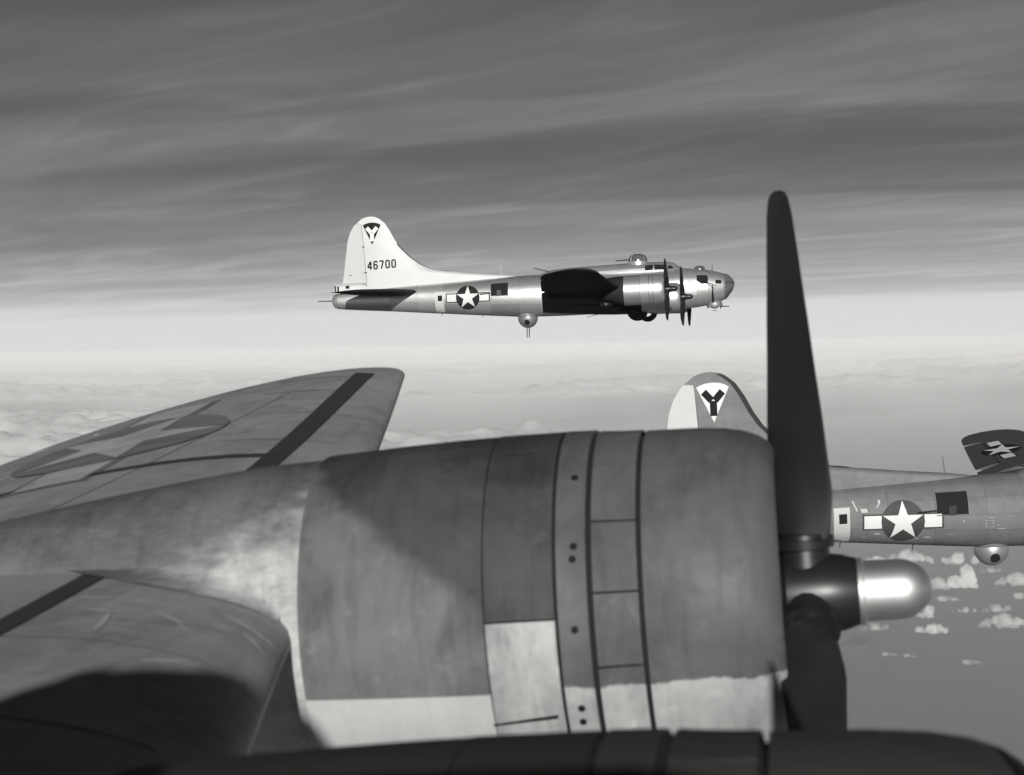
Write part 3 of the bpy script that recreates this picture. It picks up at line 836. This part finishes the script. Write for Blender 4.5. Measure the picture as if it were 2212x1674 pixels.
    for s0, s1, z0, z1 in ((21.5, 21.72, .56, .72), (22.1, 22.2, .42, .70), (22.27, 22.35, .42, .74)):
        for sd in (-1, 1):
            q = [Vector((-s0, sd * .362, z0)), Vector((-s1, sd * .362, z0)), Vector((-s1, sd * .352, z1)), Vector((-s0, sd * .352, z1))]
            obj('canopy_window', mesh('cw', q, [(0, 1, 2, 3)], False), M['glass'], cn)
    for yy in (-.07, .07):
        obj('tail_gun', cached(('tg', yy), lambda: mesh('tg', *tube((-22.5, yy, -.1), (-23.4, yy, -.08), .03, .022), True)), M['gun'], root)
    # ball turret
    bt = obj('ball_turret', cached('ball', lambda: mesh('ball', *sphere((-11.5, 0, -1.47), .55, 20), True)), mm['ball'], root)
    obj('turret_window', cached('ballw', lambda: mesh('bw', *tube((-11.5, -.36, -1.62), (-11.5, -.52, -1.73), .17, .15, 20), True)), M['glass'], bt)
    hg_ = obj('turret_hanger', cached('ballh', lambda: mesh('bh', *lathe([(0, .63), (.12, .6)], 30), True)), mm['trim'], bt)
    hg_.rotation_euler = (0, R(90), 0); hg_.location = (-11.5, 0, -1.22)
    for yy in (-.12, .12) if style == 'silver' else ():
        obj('ball_gun', cached(('bg', yy), lambda: mesh('bg', *tube((-11.5 + yy * .4, yy, -1.7), (-11.52 + yy * .4, yy, -2.55), .03, .024), True)), M['gun'], bt)
    # chin turret
    v, f = sphere((-1.15, 0, -1.12), .42, 14, 1.05, .9, .8)
    ch = obj('chin_turret', cached('chin', lambda: mesh('chin', *merge((v, f), box(-1.45, -.85, -.26, .26, -1.42, -1.02)), True)), mm['chin'], root)
    for yy in (-.2, .2):
        obj('chin_gun', cached(('cg', yy), lambda: mesh('cg', *tube((-.9, yy, -1.22), (-.35, yy, -1.24), .032, .024), True)), M['gun'], ch)
    # astrodome, masts, aerials
    obj('astrodome', cached('astro', turret_dome, (-1.9, 0, .83), .3, .22, 0), M['plexi'], root)
    obj('aerial_mast', cached('mast1', lambda: mesh('mast', *tube((-1.22, 0, .7), (-1.2, 0, 1.08), .025, .015), True)), M['gun'], root)
    obj('aerial_mast', cached('mast2', lambda: mesh('mast', *tube((-12.9, 0, .9), (-12.95, 0, 1.55), .025, .012), True)), mm['trim'], root)
    obj('radio_gun', cached('rg', lambda: mesh('rg', *tube((-10.2, 0, 1.05), (-11.1, 0, 1.3), .03, .022), True)), M['gun'], root)
    obj('pitot_boom', cached('ptb', lambda: mesh('pt', *tube((-7.2, -.4, -1.35), (-8.2, -.4, -1.55), .02, .014), True)), M['gun'], root)
    for s_ in (14.0, 16.3):
        obj('belly_aerial', mesh('ba', *tube((-s_, -.1, interp(BOT, s_) + .02), (-s_ - .03, -.1, interp(BOT, s_) - .16), .018, .012), True), M['gun'], root)
    fs = lambda u, v, k: fus_side(-u, v, .005 + k)
    # glazing and openings on the starboard side; u = -station
    def win(nm, pts, mk, par=root, off=.006): return obj(nm, decal([[(-s_, z_) for s_, z_ in pts]], lambda u, v, k: fus_side(-u, v, off), .1), mk, par)
    win('cockpit_window', [(4.86, .88), (4.86, 1.17), (4.42, 1.2), (4.42, .9)], M['glass'])
    win('cockpit_window', [(4.34, .9), (4.34, 1.2), (3.74, 1.16), (3.72, .9)], M['glass'])
    win('windshield_pane', [(3.62, .92), (3.62, 1.12), (3.4, 1.1), (3.28, .95)], M['glass'])
    win('cheek_window', [(2.05, .22), (2.05, .52), (1.5, .5), (1.43, .3), (1.47, .03), (1.8, .02)], M['glass'])
    win('nose_window', [(1.04, .02), (1.04, .22), (.72, .2), (.72, .0)], M['glass'])
    win('nose_window', [(2.55, .08), (2.55, .26), (2.25, .26), (2.25, .08)], mm['fin'] if style == 'silver' else M['olive'])
    p0, p1 = fus_side(1.75, .2, .0), fus_side(1.75, .2, .0) + Vector((.75, -.45, -.32))
    obj('cheek_gun', mesh('ckg', *tube(p0, p1, .03, .022), True), M['gun'], root)
    ww = win('waist_window', [(13.4, -.17), (13.4, .5), (12.43, .52), (12.43, -.2)], M['void'])
    g0 = fus_side(12.95, -.02, -.1)
    obj('waist_gun', mesh('wg', *merge(tube(g0, g0 + Vector((-1.05, -.18, -.03)), .028, .02), box(g0.x - .1, g0.x + .14, g0.y - .16, g0.y + .02, g0.z - .16, g0.z + .14)), True), M['gun'], ww)
    obj('window_sill', mesh('wsill', *merge(*[tube(fus_side(a, -.185, .012), fus_side(b, -.185, .012), .016, .016, 6) for a, b in ((13.42, 12.9), (12.9, 12.42))]), True), mm['trim'], ww)
    dr = win('door', [(16.58, -.98), (16.58, .14), (15.98 + .1, .16), (15.98 + .1, -.96)], mm['door'], root, .006)
    win('door_window', [(16.42, -.36), (16.42, -.05), (16.17, -.04), (16.17, -.35)], M['void'], dr, .010)
    insignia(root, lambda u, v, k: fus_side(-u, v, k), -14.71 if style == 'silver' else -14.45, -.215 if style == 'silver' else -.34, .668, mm['ins'])
    # tail mark: a wedge with three arms
    W1 = [(20.67, 4.09), (20.52, 4.16), (20.35, 4.21), (20.15, 4.225), (19.95, 4.21), (19.78, 4.16), (19.64, 4.08), (20.15, 2.97)]
    fq = lambda off: (lambda u, v, k: fin_pt(-u, v, off + k))
    tw = obj('tail_wedge', decal([[(-a, b) for a, b in W1]], fq(.006), .15), mm['wedge'], root)
    for P, Q in (((20.45, 3.94), (20.20, 3.66)), ((19.85, 3.94), (20.10, 3.66)), ((20.15, 3.65), (20.15, 3.17))):
        obj('wedge_arm', decal([bar((-P[0], P[1]), (-Q[0], Q[1]), .225)], fq(.011), .15), mm['arm'], tw)
    if style == 'silver':
        for k, ch_ in enumerate('46700'):
            obj('serial_digit', decal(digits(ch_, -20.46 + k * .345, 1.58 + k * .016, .45, .345, .085), fq(.006), .2), M['black'], root)
        for z_ in (1.42, 2.87):
            obj('rudder_hinge', decal([rect(-interp(HNG, z_) - .1, -interp(HNG, z_) + .07, z_ - .025, z_ + .025)], fq(.008), .2), M['black'], root)
        obj('trim_tab_arm', decal([rect(-21.55, -21.4, 1.3, 1.34)], fq(.008), .2), M['black'], root)
    else:
        obj('serial_digit', decal(digits('0', -19.05, 1.62, .42, .345, .06), fq(.006), .2), M['black'], root)
        for k, ch_ in enumerate('E3'):
            obj('code_letter', decal(digits(ch_, -11.92 + k * .15, -.62, .22, .19, .018), fs, .2), M['faint'], root)
        # star and bars on the upper side of the port wing, bars along the span
        insignia(root, lambda u, v, k: w_top(-u, v, k), -8.1, 12.0, .74, M['blue'], .12, 1, True)
        # bare scuffs where the paint has flaked
        rg = random.Random(5)
        for k in range(16):
            s_, z_ = rg.uniform(11.2, 16.0), rg.uniform(-.85, .1)
            if (13.3 < s_ < 16.2 and -.5 < z_ < .5): z_ = rg.uniform(-.95, -.6)
            l_, h_ = rg.uniform(.03, .16), rg.uniform(.008, .03)
            pl = [(-s_ + l_ * math.cos(a) * rg.uniform(.5, 1), z_ + h_ * math.sin(a) * rg.uniform(.5, 1)) for a in lin(0, 5.5, 9)]
            obj('paint_chip', decal([pl], fs, .3), M['door'], root)
        for pl in ([(15.95, .35), (15.9, .2), (15.83, .04), (15.87, .02), (15.93, .18), (16.0, .34)], [(15.75, .1), (15.72, -.02), (15.52, -.02), (15.55, .1)], [(15.2, .34), (15.12, .36), (15.12, .25), (15.24, .12), (15.27, .13), (15.19, .22)]):
            obj('paint_chip', decal([[(-a, b) for a, b in pl]], fs, .3), M['door'], root)
    return root

style_deg = {'own': (34, 0), 'silver': (28, 33), 'olive': (10, 40)}
def pose(o, loc, yaw_, pitch_, bank_):
    o.matrix_world = Matrix.Translation(loc) @ Matrix.Rotation(R(yaw_), 4, 'Z') @ Matrix.Rotation(-R(pitch_), 4, 'Y') @ Matrix.Rotation(R(bank_), 4, 'X')

SILVER = dict(skin=M['metal'], trim=M['metal'], fin=M['metal_fin'], rudder=M['fabric'], wing=M['metal_shaded'], wing_low=M['metal_shaded'], wing2=M['metal_shaded'], cowl=M['metal'], flap=M['metal'], acc=M['metal'], main=M['metal'], aft=M['metal_shaded'], ail=M['metal_shaded'], dome=M['gun'], chin=M['metal_grey'], ball=M['metal_grey'], ins=M['blue'], wedge=M['black'], arm=M['white'], door=M['metal_fin'])
OLIVE = dict(SILVER, ail=M['olive_dark'], skin=M['olive'], trim=M['olive'], fin=M['olive'], rudder=M['fabric'], wing=M['olive_dark'], wing_low=M['olive'], wing2=M['olive'], cowl=M['olive'], flap=M['olive'], acc=M['olive'], main=M['olive'], aft=M['olive'], ball=M['metal'], ins=M['blue_worn'], wedge=M['white'], arm=M['black'], door=M['door'], chin=M['olive'])
OWN = dict(trim=M['olive'], wing=M['own_wing'], wing_low=M['own_low'], cowl=M['own_cowl'], flap=M['own_cowl'], ring=M['own_cowl'], acc=M['own_dark'], main=M['own_main'], low=M['own_low'], bare=M['own_bare'], aft=M['own_aft'], dome=M['chrome'])

M['own_shaded'] = mat('shaded_dark_cowl', 0.036, 0.65, 0, 0.3, (1, 2, 2), rnd=0.25, fine=0.1, spec=0.2)  # shadow over the inner engine put into its cowl colour
OWN_DARK = dict(OWN, cowl=M['own_shaded'], flap=M['own_shaded'], ring=M['own_shaded'], acc=M['own_shaded'], main=M['own_shaded'], bare=M['own_shaded'])
silver = build_bomber('silver_bomber', 'bare metal four-engined bomber flying level above the clouds, 46700 on its tall fin', SILVER, 'silver')
pose(silver, (-3.95, 103.08, 3.16), 1.5, 1.05, 0.3)
olive = build_bomber('olive_bomber', 'olive painted bomber with pale rudder and white wedge on its fin, partly behind the propeller', OLIVE, 'olive')
pose(olive, (16.99, 62.42, -4.92), 8.45, 1.7, 3.11)
own = build_bomber('camera_bomber', 'worn olive bomber seen close up, scuffed engine cowling, black propeller and bright metal dome', OWN, 'own')
pose(own, (3.272, -0.589, -0.880), 0, 3.5, 2.0)

# ---- markings and seams on the wing beside us
def wt_decal(nm, polys, mk, off=.006, cell=.25, par=own):
    return obj(nm, decal(polys, lambda u, v, k: w_top(-u, v, off + k), cell), mk, par)
wt_decal('walkway_stripe', [[(-6.43, 9.7), (-6.30, 9.7), (-6.36, 11.3), (-6.51, 11.3)], [(-6.51, 11.3), (-6.36, 11.3), (-6.55, 14.75), (-6.70, 14.75)]], M['own_walk'])
wt_decal('walkway_stripe', [[(-6.46, 4.9), (-6.32, 4.9), (-6.32, 8.45), (-6.44, 8.45)]], M['own_walk'])
wt_decal('walkway_stripe', [[(-9.1, 11.28), (-9.1, 11.36), (-6.5, 11.62), (-6.5, 11.50)]], M['own_walk'])
insignia(own, lambda u, v, k: w_top(-u, v, k), -7.85, 12.65, .74, M['wing_blue'], .1, 1, True, 'wing_white')
# lapped sheet joints of the upper wing skin
M['seam'] = mat('dirty_sheet_joint', 0.17, 0.8, 0, 0.3, spec=0.2)
for y_ in (6.2, 7.25, 9.95, 10.75, 12.1, 13.05, 13.95, 14.6):
    s_a, s_b = w_edges(y_)[0] + .05, w_edges(y_)[0] + (.97 if y_ > 9 else 1.3)
    wt_decal('sheet_joint', [rect(-s_b, -s_a, y_ - .007, y_ + .007)], M['seam'], .0035, .2)
for (a_, b_) in ((7.45, 7.0), (8.3, 7.75)):
    wt_decal('sheet_joint', [[(-a_ - .006, 9.9), (-a_ + .006, 9.9), (-b_ + .006, 13.9), (-b_ - .006, 13.9)]], M['seam'], .003, .25)
# light scuffs worn into the paint of the inner wing
M['scuff'] = mat('worn_light_scuff', 0.40, 0.7, 0, 0.5, (3, 3, 3), fine=0.3, spec=0.2)
for (a0, b0), (a1, b1) in (((6.29, 7.95), (6.12, 7.95)), ((6.10, 7.93), (5.92, 7.87)), ((5.92, 7.82), (5.73, 7.66)), ((5.75, 7.65), (5.60, 7.5)), ((5.55, 7.82), (5.42, 7.70)), ((5.99, 7.35), (6.05, 7.7)), ((6.17, 7.73), (6.02, 7.72)), ((5.66, 7.95), (5.40, 7.88)), ((5.7, 7.06), (5.56, 7.2))):
    um, vm = (a0 + a1) / 2, (b0 + b1) / 2
    dx, dy = (a1 - a0) / 2, (b1 - b0) / 2; L_ = math.hypot(dx, dy)
    nx, ny = -dy / L_, dx / L_
    pl = []
    for k in range(12):
        a = 6.28319 * k / 12; wv = .015
        pl.append((-(um + dx * math.cos(a) + nx * wv * math.sin(a)), vm + dy * math.cos(a) + ny * wv * math.sin(a)))
    wt_decal('scuff_mark', [pl], M['scuff'], .004, .3)
# fillets between nacelle and wing
def fillet(eng, sd):
    s0, y0, z0 = eng
    rows = []
    for x in lin(-2.22, -3.7, 22):
        s_ = s0 - x
        le, te = w_edges(y0)
        k = min(1.0, (-2.2 - x) / .6)
        out = (.05 + .30 * k) * max(.12, 1 - ((-2.13 - x) / 1.6) ** 2)
        best = None
        for a in lin(0.02, 1.5, 80):
            p = body_pt(x, math.pi - a if sd < 0 else a)
            wy = y0 + p.y
            wz_ = w_top(max(s_, w_edges(wy)[0] + .001), wy, 0).z - z0
            if p.z > wz_ + .13 * k + .02: best = (p, a); break
        if not best: break
        p = best[0] + Vector((0, sd * .002, 0))
        wy = y0 + p.y + sd * out
        lo = w_edges(wy)[0]
        q = w_top(max(s_, lo + .003), wy, .003); q = Vector((x if s_ > lo else -(lo + .003) + s0, q.y - y0, q.z - z0))
        wy2 = y0 + p.y; c_ = w_top(max(s_, w_edges(wy2)[0] + .003), wy2 + sd * .03, .0); c_ = Vector((x, c_.y - y0, c_.z - z0))
        rows.append([p * (1 - t_) ** 2 + c_ * 2 * t_ * (1 - t_) + q * t_ ** 2 for t_ in lin(0, 1, 9)])
    v, f = loft(rows, False)
    return mesh('fillet', v, f, True, 60)
for o in list(own.children):
    if o.name.startswith('engine_nacelle'):
        e = ENG[0] if abs(o.location.y - ENG[0][1]) < .1 else ENG[1]
        for sd in (-1, 1):
            obj('wing_fillet', fillet(e, sd), M['own_aft'], o)
